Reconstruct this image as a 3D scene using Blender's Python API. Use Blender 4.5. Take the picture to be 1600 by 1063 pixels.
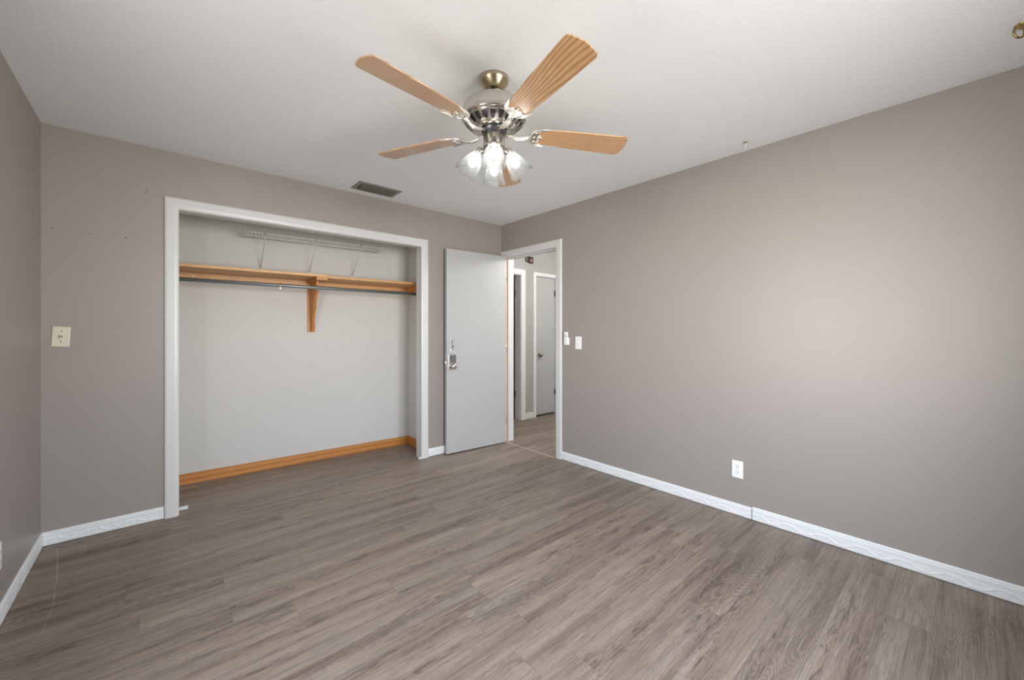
import bpy, bmesh, math, random
from mathutils import Vector, Matrix
PI = math.pi
S = bpy.context.scene
for o in list(bpy.data.objects):
    bpy.data.objects.remove(o)
C = S.collection

# ------------------------------------------------------------ camera
F, HY, YAW = 629.686, 517.076, 0.7212
XL, XR, YB, YF, CAMZ, H = -0.5046, 2.9371, 3.527, -0.49, 1.2431, 2.44
cam = bpy.data.cameras.new('camera')
co = bpy.data.objects.new('camera', cam)
C.objects.link(co)
cam.sensor_fit = 'HORIZONTAL'
cam.sensor_width = 36
cam.lens = F / 1600 * 36
cam.shift_y = -(531.5 - HY) / 1600
cam.clip_start = 0.02
co.location = (0, 0, CAMZ)
co.rotation_euler = (PI / 2, 0, -YAW)
S.camera = co

# ------------------------------------------------------------ world, light, exposure
S.view_settings.view_transform = 'Standard'
S.view_settings.look = 'None'
S.view_settings.gamma = 1
S.view_settings.use_curve_mapping = False
S.view_settings.exposure = 0.20
S.cycles.max_bounces = 16
S.cycles.diffuse_bounces = 12
S.cycles.transparent_max_bounces = 16
W = bpy.data.worlds.new('world')
S.world = W
W.use_nodes = True
nt = W.node_tree
nt.nodes.clear()
wo = nt.nodes.new('ShaderNodeOutputWorld')
bg = nt.nodes.new('ShaderNodeBackground')
tc = nt.nodes.new('ShaderNodeTexCoord')
sx = nt.nodes.new('ShaderNodeSeparateXYZ')
mr = nt.nodes.new('ShaderNodeMapRange')
cr = nt.nodes.new('ShaderNodeValToRGB')
nt.links.new(tc.outputs['Generated'], sx.inputs[0])
nt.links.new(sx.outputs[2], mr.inputs[0])
mr.inputs[1].default_value = -1
mr.inputs[2].default_value = 1
nt.links.new(mr.outputs[0], cr.inputs[0])
el = cr.color_ramp.elements
# shaded ground close to the house, band towards the horizon brightened to light the far ceiling, sky above
el[0].position = 0.0; el[0].color = (0.15, 0.147, 0.14, 1)
el[1].position = 1.0; el[1].color = (0.70, 0.82, 1.0, 1)
for p_, c_ in ((0.30, (0.42, 0.415, 0.395)), (0.42, (1.08, 1.07, 1.03)), (0.485, (1.30, 1.27, 1.20)),
               (0.515, (1.20, 1.21, 1.23)), (0.60, (1.12, 1.17, 1.26)), (0.75, (0.98, 1.08, 1.24))):
    e = el.new(p_); e.color = (*c_, 1)
nt.links.new(cr.outputs[0], bg.inputs[0])
bg.inputs[1].default_value = 23.0
nt.links.new(bg.outputs[0], wo.inputs[0])


def portal(name, loc, rot, sx_, sy_):
    l = bpy.data.lights.new(name, 'AREA')
    l.shape = 'RECTANGLE'; l.size = sx_; l.size_y = sy_
    l.cycles.is_portal = True
    o = bpy.data.objects.new(name, l); C.objects.link(o)
    o.location = loc; o.rotation_euler = rot
    return o


# windows (both outside the picture): u0, u1, z0, z1
WIN_L = (0.97, 1.49, 0.62, 2.08)     # in the left wall beside the camera, u = Y
WIN_F = (0.70, 1.80, 0.75, 2.12)     # wide window in the wall behind the camera, u = X
portal('window_daylight', (XL - 0.10, (WIN_L[0] + WIN_L[1]) / 2, (WIN_L[2] + WIN_L[3]) / 2), (0, -PI / 2, 0), WIN_L[3] - WIN_L[2], WIN_L[1] - WIN_L[0])
portal('window_daylight', ((WIN_F[0] + WIN_F[1]) / 2, YF - 0.10, (WIN_F[2] + WIN_F[3]) / 2), (PI / 2, 0, 0), WIN_F[1] - WIN_F[0], WIN_F[3] - WIN_F[2])
BULB = 13.0
HALL_W = 52.0
hl = bpy.data.lights.new('hall_fill_light', 'POINT')  # unseen fill light added to brighten the hallway
hl.shadow_soft_size = 0.12; hl.energy = HALL_W; hl.color = (1.0, 0.97, 0.92)
ho = bpy.data.objects.new('hall_fill_light', hl); C.objects.link(ho)
ho.location = (3.85, 2.55, 2.22)

# ------------------------------------------------------------ materials
M = {}


def mat(name, col, rough=0.5, metal=0.0, spec=0.5, bump=None, vary=None):
    m = bpy.data.materials.new(name)
    m.use_nodes = True
    n = m.node_tree; b = n.nodes['Principled BSDF']
    b.inputs['Base Color'].default_value = (*col, 1)
    b.inputs['Roughness'].default_value = rough
    b.inputs['Metallic'].default_value = metal
    b.inputs['Specular IOR Level'].default_value = spec
    t = n.nodes.new('ShaderNodeTexCoord')
    if vary:        # (scale, amount): faint tone variation of the paint itself
        no = n.nodes.new('ShaderNodeTexNoise'); no.inputs['Scale'].default_value = vary[0]
        n.links.new(t.outputs['Object'], no.inputs['Vector'])
        r = n.nodes.new('ShaderNodeValToRGB'); a = vary[1]
        r.color_ramp.elements[0].position = 0.3; r.color_ramp.elements[1].position = 0.7
        r.color_ramp.elements[0].color = (*[c * (1 - a) for c in col], 1)
        r.color_ramp.elements[1].color = (*[min(1, c * (1 + a)) for c in col], 1)
        n.links.new(no.outputs[0], r.inputs[0]); n.links.new(r.outputs[0], b.inputs['Base Color'])
    if bump:        # (scale, strength, distance)
        no = n.nodes.new('ShaderNodeTexNoise'); no.inputs['Scale'].default_value = bump[0]
        no.inputs['Detail'].default_value = 3
        n.links.new(t.outputs['Object'], no.inputs['Vector'])
        bp = n.nodes.new('ShaderNodeBump'); bp.inputs['Strength'].default_value = bump[1]
        bp.inputs['Distance'].default_value = bump[2]
        n.links.new(no.outputs[0], bp.inputs['Height']); n.links.new(bp.outputs[0], b.inputs['Normal'])
    M[name] = m
    return m


mat('taupe_wall', (0.320, 0.287, 0.262), 0.42, bump=(170, 0.06, 0.002), vary=(1.3, 0.012))
mat('ceiling_paint', (0.885, 0.90, 0.91), 0.9, bump=(100, 0.38, 0.005), vary=(150, 0.03))
mat('closet_paint', (0.60, 0.59, 0.56), 0.6, bump=(150, 0.05, 0.002), vary=(1.1, 0.015))
mat('hall_paint', (0.43, 0.43, 0.42), 0.6, bump=(150, 0.05, 0.002))
mat('trim_paint', (0.62, 0.625, 0.62), 0.35, bump=(60, 0.03, 0.002))
mat('door_paint', (0.43, 0.433, 0.435), 0.38, bump=(90, 0.03, 0.002), vary=(2.0, 0.012))
mat('baseboard_vinyl', (0.80, 0.82, 0.82), 0.33)
mat('hall_trim_paint', (0.84, 0.84, 0.84), 0.35)
mat('hall_door_paint', (0.47, 0.48, 0.475), 0.4)
mat('nickel', (0.56, 0.53, 0.48), 0.24, 1.0, bump=(260, 0.03, 0.001))
mat('satin_nickel', (0.80, 0.77, 0.72), 0.33, 1.0)
mat('antique_brass', (0.52, 0.44, 0.30), 0.27, 1.0)
mat('chrome', (0.75, 0.75, 0.76), 0.16, 1.0)
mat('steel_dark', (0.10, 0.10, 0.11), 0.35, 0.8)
mat('dark_gap', (0.03, 0.03, 0.03), 0.8)
mat('galvanized', (0.23, 0.26, 0.27), 0.42, 0.55, bump=(40, 0.05, 0.002))
mat('white_vinyl', (0.78, 0.78, 0.76), 0.35)
mat('white_plastic', (0.86, 0.87, 0.86), 0.3)
mat('ivory_plastic', (0.66, 0.62, 0.49), 0.35)
mat('grey_button', (0.24, 0.24, 0.24), 0.5)
mat('vent_paint', (0.29, 0.285, 0.26), 0.5)
mat('vent_blade', (0.13, 0.125, 0.105), 0.5)
mat('black_plastic', (0.012, 0.010, 0.010), 0.35)
mat('dusty_pink', (0.48, 0.28, 0.28), 0.5)
mat('dark_red', (0.07, 0.02, 0.022), 0.5)
mat('threshold_metal', (0.50, 0.44, 0.36), 0.5, 0.2)
mat('brass_hook', (0.45, 0.34, 0.15), 0.3, 1.0)
mat('bronze_knob', (0.35, 0.33, 0.30), 0.2, 1.0)
mat('outside_frame', (0.8, 0.8, 0.78), 0.4)
mat('socket_slot', (0.07, 0.07, 0.07), 0.6)
mat('nail_grey', (0.16, 0.14, 0.13), 0.5, 0.5)


class G:
    """tiny node-graph helper"""
    def __init__(s, m):
        s.t = m.node_tree; s.b = s.t.nodes['Principled BSDF']

    def n(s, kind, **kw):
        x = s.t.nodes.new(kind)
        for k, v in kw.items():
            setattr(x, k, v)
        return x

    def put(s, sock, v):
        if isinstance(v, bpy.types.NodeSocket):
            s.t.links.new(v, sock)
        else:
            sock.default_value = v

    def m(s, op, a, b=0.0, c=None):
        x = s.n('ShaderNodeMath', operation=op)
        s.put(x.inputs[0], a); s.put(x.inputs[1], b)
        if c is not None:
            s.put(x.inputs[2], c)
        return x.outputs[0]

    def comb(s, a, b, c=0.0):
        x = s.n('ShaderNodeCombineXYZ')
        s.put(x.inputs[0], a); s.put(x.inputs[1], b); s.put(x.inputs[2], c)
        return x.outputs[0]

    def noise(s, v, scale, detail=2, dist=0.0, rough=0.5):
        x = s.n('ShaderNodeTexNoise')
        s.put(x.inputs['Vector'], v); x.inputs['Scale'].default_value = scale
        x.inputs['Detail'].default_value = detail; x.inputs['Distortion'].default_value = dist
        x.inputs['Roughness'].default_value = rough
        return x.outputs[0]

    def ramp(s, v, stops):
        x = s.n('ShaderNodeValToRGB'); s.put(x.inputs[0], v)
        e = x.color_ramp.elements
        while len(e) < len(stops):
            e.new(0.5)
        for k, (p, c) in enumerate(stops):
            e[k].position = p
            e[k].color = (*c, 1) if isinstance(c, tuple) else (c, c, c, 1)
        return x.outputs[0]

    def mix(s, f, a, b, mode='MIX'):
        x = s.n('ShaderNodeMix', data_type='RGBA', blend_type=mode)
        s.put(x.inputs[0], f)
        for i, v in ((6, a), (7, b)):
            if isinstance(v, tuple):
                v = (*v, 1)
            s.put(x.inputs[i], v)
        return x.outputs[2]


def floor_material():
    m = mat('vinyl_plank', (0.2, 0.18, 0.16), 0.42)
    g = G(m)
    t = g.n('ShaderNodeTexCoord'); s = g.n('ShaderNodeSeparateXYZ')
    g.t.links.new(t.outputs['Object'], s.inputs[0])
    x, y = s.outputs[0], s.outputs[1]
    PW, PL = 0.152, 1.22
    v = g.m('DIVIDE', g.m('SUBTRACT', y, 1.622 - 20 * PW), PW)
    row = g.m('FLOOR', v); fv = g.m('FRACT', v)
    wn = g.n('ShaderNodeTexWhiteNoise', noise_dimensions='1D'); g.put(wn.inputs['W'], row)
    u = g.m('ADD', g.m('DIVIDE', x, PL), g.m('MULTIPLY', wn.outputs[0], 7.3))
    pi_ = g.m('FLOOR', u); fu = g.m('FRACT', u)
    w2 = g.n('ShaderNodeTexWhiteNoise', noise_dimensions='2D'); g.put(w2.inputs['Vector'], g.comb(row, pi_))
    rnd = w2.outputs[0]
    w3 = g.n('ShaderNodeTexWhiteNoise', noise_dimensions='2D')
    g.put(w3.inputs['Vector'], g.comb(g.m('ADD', row, 31.7), pi_))
    off = g.m('MULTIPLY', rnd, 40.0)
    # local plank coordinates, shifted per plank
    lx = g.m('ADD', x, off); ly = g.m('ADD', y, g.m('MULTIPLY', w3.outputs[0], 17.0))
    wob = g.noise(g.comb(g.m('MULTIPLY', lx, 1.6), g.m('MULTIPLY', ly, 4.0)), 1.0, 2)
    lyw = g.m('ADD', ly, g.m('MULTIPLY', g.m('SUBTRACT', wob, 0.5), 0.030))
    broad = g.noise(g.comb(g.m('MULTIPLY', lx, 0.55), g.m('MULTIPLY', lyw, 13.0)), 1.0, 3, 0.0, 0.55)
    streak = g.noise(g.comb(g.m('MULTIPLY', lx, 1.7), g.m('MULTIPLY', lyw, 75.0)), 1.0, 3, 0.0, 0.6)
    fine = g.noise(g.comb(g.m('MULTIPLY', lx, 7.0), g.m('MULTIPLY', lyw, 300.0)), 1.0, 3, 0.0, 0.65)
    pore = g.noise(g.comb(g.m('MULTIPLY', lx, 26.0), g.m('MULTIPLY', lyw, 430.0)), 1.0, 2)
    # cathedral figure: thin arched lines on part of the planks
    cn = g.noise(g.comb(g.m('MULTIPLY', lx, 1.15), g.m('MULTIPLY', ly, 8.5)), 1.0, 1)
    rings = g.m('SINE', g.m('MULTIPLY', cn, 230.0))
    ringmask = g.ramp(g.noise(g.comb(g.m('MULTIPLY', lx, 0.9), g.m('MULTIPLY', ly, 4.0), 5.0), 1.0, 1), [(0.53, 0.0), (0.62, 1.0)])
    # dark, broken heart streaks with checks
    kn = g.noise(g.comb(g.m('MULTIPLY', lx, 9.0), g.m('MULTIPLY', lyw, 46.0), 9.0), 1.0, 5, 0.8, 0.72)
    knot = g.ramp(kn, [(0.49, 0.0), (0.60, 1.0)])
    kz = g.noise(g.comb(g.m('MULTIPLY', lx, 1.0), g.m('MULTIPLY', lyw, 12.0), 3.0), 1.0, 1)
    kzm = g.ramp(kz, [(0.49, 0.0), (0.64, 1.0)])
    base = g.ramp(broad, [(0.28, (0.165, 0.124, 0.094)), (0.42, (0.232, 0.182, 0.141)), (0.56, (0.270, 0.216, 0.170)), (0.74, (0.302, 0.247, 0.198))])
    c = g.mix(1.0, base, g.ramp(streak, [(0.28, 0.80), (0.5, 1.0), (0.75, 1.12)]), 'MULTIPLY')
    c = g.mix(1.0, c, g.ramp(fine, [(0.34, 0.70), (0.50, 1.0), (0.68, 1.24)]), 'MULTIPLY')
    c = g.mix(0.9, c, g.ramp(pore, [(0.32, 0.68), (0.44, 1.0)]), 'MULTIPLY')
    c = g.mix(g.m('MULTIPLY', ringmask, 0.45), c, g.mix(1.0, c, g.ramp(rings, [(0.0, 0.60), (0.6, 1.10)]), 'MULTIPLY'))
    c = g.mix(g.m('MULTIPLY', kzm, 0.30), c, g.mix(1.0, c, (0.68, 0.62, 0.58), 'MULTIPLY'))
    c = g.mix(g.m('MULTIPLY', g.m('MULTIPLY', knot, kzm), 0.78), c, (0.085, 0.062, 0.048))
    c = g.mix(1.0, c, g.ramp(rnd, [(0.0, 0.93), (1.0, 1.06)]), 'MULTIPLY')
    # seams
    e1 = g.m('MINIMUM', fv, g.m('SUBTRACT', 1.0, fv))
    e2 = g.m('MULTIPLY', g.m('MINIMUM', fu, g.m('SUBTRACT', 1.0, fu)), PL / PW)
    seam = g.ramp(g.m('MINIMUM', e1, e2), [(0.0, 1.0), (0.012, 0.0)])
    c = g.mix(g.m('MULTIPLY', seam, 0.45), c, (0.09, 0.075, 0.062))
    # pale scratches scraped across the planks near the left corner
    def seg(x0, y0, x1, y1, w):
        L = math.hypot(x1 - x0, y1 - y0); ux, uy = (x1 - x0) / L, (y1 - y0) / L
        dx = g.m('SUBTRACT', x, x0); dy = g.m('SUBTRACT', y, y0)
        al = g.m('ADD', g.m('MULTIPLY', dx, ux), g.m('MULTIPLY', dy, uy))
        ac = g.m('ABSOLUTE', g.m('SUBTRACT', g.m('MULTIPLY', dx, uy), g.m('MULTIPLY', dy, ux)))
        return g.m('MULTIPLY', g.m('LESS_THAN', ac, w), g.m('MULTIPLY', g.m('GREATER_THAN', al, 0.0), g.m('LESS_THAN', al, L)))
    sc = seg(-0.428, 3.440, -0.372, 2.960, 0.0018)
    for q in ((-0.376, 2.95, -0.354, 2.747, 0.0016), (-0.354, 2.747, -0.360, 2.475, 0.0010), (-0.318, 3.440, -0.308, 3.320, 0.0014), (-0.308, 3.320, -0.330, 3.200, 0.0010)):
        sc = g.m('MAXIMUM', sc, seg(*q))
    c = g.mix(g.m('MULTIPLY', sc, 0.40), c, (0.55, 0.50, 0.45))
    g.put(g.b.inputs['Base Color'], c)
    g.put(g.b.inputs['Roughness'], g.ramp(streak, [(0.3, 0.50), (0.7, 0.38)]))
    bp = g.n('ShaderNodeBump'); bp.inputs['Strength'].default_value = 0.25; bp.inputs['Distance'].default_value = 0.0015
    g.put(bp.inputs['Height'], g.m('SUBTRACT', g.m('ADD', fine, streak), seam))
    g.put(g.b.inputs['Normal'], bp.outputs[0])


floor_material()


def wood(name, dark, mid, light, rough, ringf=70.0, sx_=1.2, sy_=9.0, spec=0.5, coat=0.0, up=False, bend=0.19):
    m = mat(name, mid, rough, spec=spec)
    g = G(m)
    t = g.n('ShaderNodeTexCoord'); s = g.n('ShaderNodeSeparateXYZ')
    g.t.links.new(t.outputs['Object'], s.inputs[0])
    oi = g.n('ShaderNodeObjectInfo')
    x = g.m('ADD', s.outputs[2 if up else 0], g.m('MULTIPLY', oi.outputs['Random'], 13.0))
    y = g.m('ADD', s.outputs[1], s.outputs[0 if up else 2])
    cn = g.noise(g.comb(g.m('MULTIPLY', x, sx_), g.m('MULTIPLY', y, sy_)), 1.0, 1)
    cf = g.noise(g.comb(g.m('MULTIPLY', x, 9.0), g.m('MULTIPLY', y, 60.0)), 1.0, 2)
    rings = g.m('SINE', g.m('ADD', g.m('ADD', g.m('MULTIPLY', y, ringf * 2.6), g.m('MULTIPLY', cn, ringf * bend)), g.m('MULTIPLY', cf, 2.5)))
    fine = g.noise(g.comb(g.m('MULTIPLY', x, 14.0), g.m('MULTIPLY', y, 380.0)), 1.0, 2)
    c = g.ramp(g.m('MULTIPLY_ADD', rings, 0.5, 0.5), [(0.0, dark), (0.30, mid), (0.95, light)])
    c = g.mix(1.0, c, g.ramp(fine, [(0.3, 0.80), (0.7, 1.12)]), 'MULTIPLY')
    g.put(g.b.inputs['Base Color'], c)
    if coat:
        g.b.inputs['Coat Weight'].default_value = coat
        g.b.inputs['Coat Roughness'].default_value = 0.27
        g.b.inputs['Coat IOR'].default_value = 1.85
    return m


wood('oak_blade', (0.36, 0.175, 0.070), (0.53, 0.295, 0.130), (0.59, 0.350, 0.170), 0.34, 150.0, 1.3, 4.5, 0.5, 1.0, bend=0.42)
wood('pine_board', (0.54, 0.27, 0.095), (0.61, 0.325, 0.125), (0.66, 0.37, 0.155), 0.45, 60.0, 0.35, 7.0)
wood('pine_dark', (0.44, 0.165, 0.035), (0.52, 0.210, 0.048), (0.58, 0.255, 0.070), 0.45, 60.0, 0.35, 7.0)
wood('pine_bracket', (0.44, 0.165, 0.035), (0.52, 0.210, 0.048), (0.58, 0.255, 0.070), 0.45, 60.0, 0.6, 12.0, up=True)
wood('pine_bare', (0.62, 0.42, 0.30), (0.68, 0.49, 0.37), (0.72, 0.54, 0.42), 0.6, 50.0, 0.5, 14.0, up=True)

# frosted lamp glass
m = mat('frosted_glass', (0.42, 0.43, 0.44), 0.25)
g = G(m)
out = m.node_tree.nodes['Material Output']
tr = g.n('ShaderNodeBsdfTransparent'); tr.inputs[0].default_value = (0.95, 0.96, 0.97, 1)
tl = g.n('ShaderNodeBsdfTranslucent'); tl.inputs[0].default_value = (0.42, 0.43, 0.435, 1)
lw = g.n('ShaderNodeLayerWeight'); lw.inputs[0].default_value = 0.35
tcn = g.n('ShaderNodeTexCoord')
mx1 = g.n('ShaderNodeMixShader'); mx2 = g.n('ShaderNodeMixShader')
mx1.inputs[0].default_value = 0.3
g.t.links.new(g.b.outputs[0], mx1.inputs[1]); g.t.links.new(tl.outputs[0], mx1.inputs[2])
g.put(mx2.inputs[0], g.ramp(lw.outputs['Facing'], [(0.0, 0.18), (0.5, 0.34), (1.0, 0.85)]))
g.t.links.new(tr.outputs[0], mx2.inputs[1]); g.t.links.new(mx1.outputs[0], mx2.inputs[2])
g.t.links.new(mx2.outputs[0], out.inputs[0])
# window glass
m = mat('window_glass', (1, 1, 1), 0.02)
g = G(m)
out = m.node_tree.nodes['Material Output']
tr = g.n('ShaderNodeBsdfTransparent'); gl = g.n('ShaderNodeBsdfGlossy'); gl.inputs['Roughness'].default_value = 0.02
mx = g.n('ShaderNodeMixShader'); mx.inputs[0].default_value = 0.06
g.t.links.new(tr.outputs[0], mx.inputs[1]); g.t.links.new(gl.outputs[0], mx.inputs[2])
g.t.links.new(mx.outputs[0], out.inputs[0])
# lit bulb
m = mat('lit_bulb', (1, 1, 1), 0.5)
m.node_tree.nodes['Principled BSDF'].inputs['Emission Color'].default_value = (1.0, 0.95, 0.88, 1)
m.node_tree.nodes['Principled BSDF'].inputs['Emission Strength'].default_value = BULB


# ------------------------------------------------------------ mesh helpers
def box(bm, x0, x1, y0, y1, z0, z1, bev=0.0, mi=0):
    vs = [bm.verts.new(p) for p in ((x0, y0, z0), (x1, y0, z0), (x1, y1, z0), (x0, y1, z0), (x0, y0, z1), (x1, y0, z1), (x1, y1, z1), (x0, y1, z1))]
    fs = [bm.faces.new([vs[i] for i in q]) for q in ((3, 2, 1, 0), (4, 5, 6, 7), (0, 1, 5, 4), (1, 2, 6, 5), (2, 3, 7, 6), (3, 0, 4, 7))]
    for f in fs:
        f.material_index = mi
    if bev:
        ed = list({e for f in fs for e in f.edges})
        r = bmesh.ops.bevel(bm, geom=ed, offset=bev, segments=2, profile=0.6, affect='EDGES')
        for f in r['faces']:
            f.material_index = mi
    return vs


def tube(bm, pts, r, seg=10, caps=True, closed=False):
    pts = [Vector(p) for p in pts]
    n = len(pts); rings = []
    rr = r if isinstance(r, (list, tuple)) else [r] * n
    up = None
    for i, p in enumerate(pts):
        if closed:
            d = pts[(i + 1) % n] - pts[i - 1]
        else:
            d = pts[min(i + 1, n - 1)] - pts[max(i - 1, 0)]
        d.normalize()
        if up is None:
            up = Vector((0, 0, 1)) if abs(d.z) < 0.9 else Vector((1, 0, 0))
        s = d.cross(up)
        if s.length < 1e-4:
            s = d.orthogonal()
        s.normalize(); up = s.cross(d).normalized()
        rings.append([bm.verts.new(p + (s * math.cos(a) + up * math.sin(a)) * rr[i]) for a in [2 * PI * k / seg for k in range(seg)]])
    for i in range(n if closed else n - 1):
        a, b = rings[i], rings[(i + 1) % n]
        for k in range(seg):
            f = bm.faces.new((a[k], a[(k + 1) % seg], b[(k + 1) % seg], b[k])); f.smooth = True
    if caps and not closed:
        bm.faces.new(rings[0]); bm.faces.new(rings[-1][::-1])


def lathe(bm, prof, seg=48, mtx=None, cap=False, mi=0):
    rings = []
    for r, z in prof:
        ring = []
        for k in range(seg):
            a = 2 * PI * k / seg
            v = Vector((r * math.cos(a), r * math.sin(a), z))
            ring.append(bm.verts.new(mtx @ v if mtx else v))
        rings.append(ring)
    for a, b in zip(rings, rings[1:]):
        for k in range(seg):
            f = bm.faces.new((a[k], a[(k + 1) % seg], b[(k + 1) % seg], b[k])); f.smooth = True; f.material_index = mi
    if cap:
        for q in (rings[0], rings[-1][::-1]):
            f = bm.faces.new(q); f.material_index = mi


def prism(bm, pts, z0, z1, mtx=None):
    T = (lambda v: mtx @ v) if mtx else (lambda v: v)
    a = [bm.verts.new(T(Vector((p[0], p[1], z0)))) for p in pts]
    b = [bm.verts.new(T(Vector((p[0], p[1], z1)))) for p in pts]
    bm.faces.new(a[::-1]); bm.faces.new(b)
    for i in range(len(pts)):
        j = (i + 1) % len(pts)
        bm.faces.new((a[i], a[j], b[j], b[i]))


def obj(name, bm, mats, parent=None, loc=None, rot=None, bevel=None, fix=True):
    if fix:
        bmesh.ops.recalc_face_normals(bm, faces=bm.faces[:])
    me = bpy.data.meshes.new(name); bm.to_mesh(me); bm.free()
    for k in (mats if isinstance(mats, (list, tuple)) else [mats]):
        me.materials.append(M[k])
    o = bpy.data.objects.new(name, me); C.objects.link(o)
    if parent:
        o.parent = parent
    if loc:
        o.location = loc
    if rot:
        o.rotation_euler = rot
    if bevel:
        md = o.modifiers.new('bevel', 'BEVEL'); md.width = bevel; md.segments = 2; md.limit_method = 'ANGLE'
    return o


def tag(o, label, cat, group=None, kind=None):
    if label: o['label'] = label
    if cat: o['category'] = cat
    if group: o['group'] = group
    if kind: o['kind'] = kind
    return o


def struct(o, label, cat):
    return tag(o, label, cat, None, 'structure')


def thing(name, label, cat, loc, rot=(0, 0, 0), group=None, kind=None):
    o = bpy.data.objects.new(name, None); C.objects.link(o)
    o.empty_display_size = 0.05
    o.location = loc; o.rotation_euler = rot
    return tag(o, label, cat, group, kind)


def nb():
    return bmesh.new()


def wall_cells(bm, axis, c0, c1, u0, u1, z0, z1, holes):
    """a wall slab between c0 and c1 on its thin axis with rectangular openings (u0,u1,z0,z1)"""
    us = sorted({u0, u1, *[h[0] for h in holes], *[h[1] for h in holes]})
    zs = sorted({z0, z1, *[h[2] for h in holes], *[h[3] for h in holes]})
    us = [u for u in us if u0 <= u <= u1]; zs = [z for z in zs if z0 <= z <= z1]

    def solid(i, j):
        if not (0 <= i < len(us) - 1 and 0 <= j < len(zs) - 1):
            return False
        cu = (us[i] + us[i + 1]) / 2; cz = (zs[j] + zs[j + 1]) / 2
        return not any(h[0] < cu < h[1] and h[2] < cz < h[3] for h in holes)

    def P(c, u, z):
        return (c, u, z) if axis == 'x' else (u, c, z)

    def quad(*ps):
        bm.faces.new([bm.verts.new(p) for p in ps])
    for i in range(len(us) - 1):
        for j in range(len(zs) - 1):
            if not solid(i, j):
                continue
            a, b, c, d = us[i], us[i + 1], zs[j], zs[j + 1]
            quad(P(c0, a, c), P(c0, b, c), P(c0, b, d), P(c0, a, d))
            quad(P(c1, a, c), P(c1, b, c), P(c1, b, d), P(c1, a, d))
            if not solid(i - 1, j): quad(P(c0, a, c), P(c1, a, c), P(c1, a, d), P(c0, a, d))
            if not solid(i + 1, j): quad(P(c0, b, c), P(c1, b, c), P(c1, b, d), P(c0, b, d))
            if not solid(i, j - 1): quad(P(c0, a, c), P(c1, a, c), P(c1, b, c), P(c0, b, c))
            if not solid(i, j + 1): quad(P(c0, a, d), P(c1, a, d), P(c1, b, d), P(c0, b, d))
    bmesh.ops.remove_doubles(bm, verts=bm.verts[:], dist=1e-5)


# ------------------------------------------------------------ room shell
DO = (2.680, 3.450, 2.062)        # bedroom door opening: Y0, Y1, top
CO = (0.104, 1.925, 2.060)        # closet opening: X0, X1, top
bm = nb(); box(bm, -0.75, 5.7, -0.75, 5.4, -0.08, 0.0)
struct(obj('floor', bm, 'vinyl_plank'), 'grey-brown wood-look vinyl plank floor running through the room, closet and hall', 'floor')
bm = nb(); box(bm, -0.62, 5.7, -0.62, 5.4, H, H + 0.08)
struct(obj('ceiling', bm, 'ceiling_paint'), 'white lightly textured ceiling above the bedroom', 'ceiling')
bm = nb(); wall_cells(bm, 'x', XR, XR + 0.108, YF, YB, 0, H, [(DO[0], DO[1], -1, DO[2])])
wr = struct(obj('wall_right', bm, ['taupe_wall']), 'long taupe painted wall on the right with the doorway at its far end', 'wall')
bm = nb(); wall_cells(bm, 'y', YB, YB + 0.092, XL - 0.12, XR + 0.108, 0, H, [(CO[0], CO[1], -1, CO[2])])
struct(obj('wall_back', bm, 'taupe_wall'), 'taupe painted wall around the open closet', 'wall')
bm = nb(); wall_cells(bm, 'x', XL - 0.12, XL, YF - 0.12, YB, 0, H, [WIN_L])
struct(obj('wall_left', bm, 'taupe_wall'), 'taupe painted wall at the left edge of the room', 'wall')
bm = nb(); wall_cells(bm, 'y', YF - 0.12, YF, XL, XR + 0.108, 0, H, [WIN_F])
struct(obj('wall_front', bm, 'taupe_wall'), 'taupe painted wall behind the viewer with a window', 'wall')


def window(name, axis, c, w, label):
    root = struct(thing(name, None, None, (0, 0, 0)), label, 'window')
    u0, u1, z0, z1 = w
    bm = nb()

    def b(a0, a1, q0, q1, d0, d1):
        if axis == 'x': box(bm, c - d1, c - d0, a0, a1, q0, q1, 0.003)
        else: box(bm, a0, a1, c - d1, c - d0, q0, q1, 0.003)
    t = 0.045
    b(u0, u0 + t, z0, z1, 0.03, 0.09); b(u1 - t, u1, z0, z1, 0.03, 0.09)
    b(u0 + t, u1 - t, z0, z0 + t, 0.03, 0.09); b(u0 + t, u1 - t, z1 - t, z1, 0.03, 0.09)
    zm = (z0 + z1) / 2; um = (u0 + u1) / 2
    if u1 - u0 < 1.0: b(u0 + t, u1 - t, zm - 0.02, zm + 0.02, 0.04, 0.08)
    else: b(um - 0.03, um + 0.03, z0 + t, z1 - t, 0.03, 0.09)
    obj('window_frame', bm, 'outside_frame', root)
    bm = nb()
    if axis == 'x': box(bm, c - 0.062, c - 0.058, u0 + t, u1 - t, z0 + t, z1 - t)
    else: box(bm, u0 + t, u1 - t, c - 0.062, c - 0.058, z0 + t, z1 - t)
    obj('window_pane', bm, 'window_glass', root)
    bm = nb()
    if axis == 'x': box(bm, c - 0.03, c + 0.04, u0 - 0.03, u1 + 0.03, z0 - 0.025, z0, 0.004)
    else: box(bm, u0 - 0.03, u1 + 0.03, c - 0.03, c + 0.04, z0 - 0.025, z0, 0.004)
    obj('window_sill', bm, 'trim_paint', root)


window('window_1', 'x', XL, WIN_L, 'white framed window in the left wall beside the viewer')

window('window_2', 'y', YF, WIN_F, 'white framed window in the wall behind the viewer')

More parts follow.
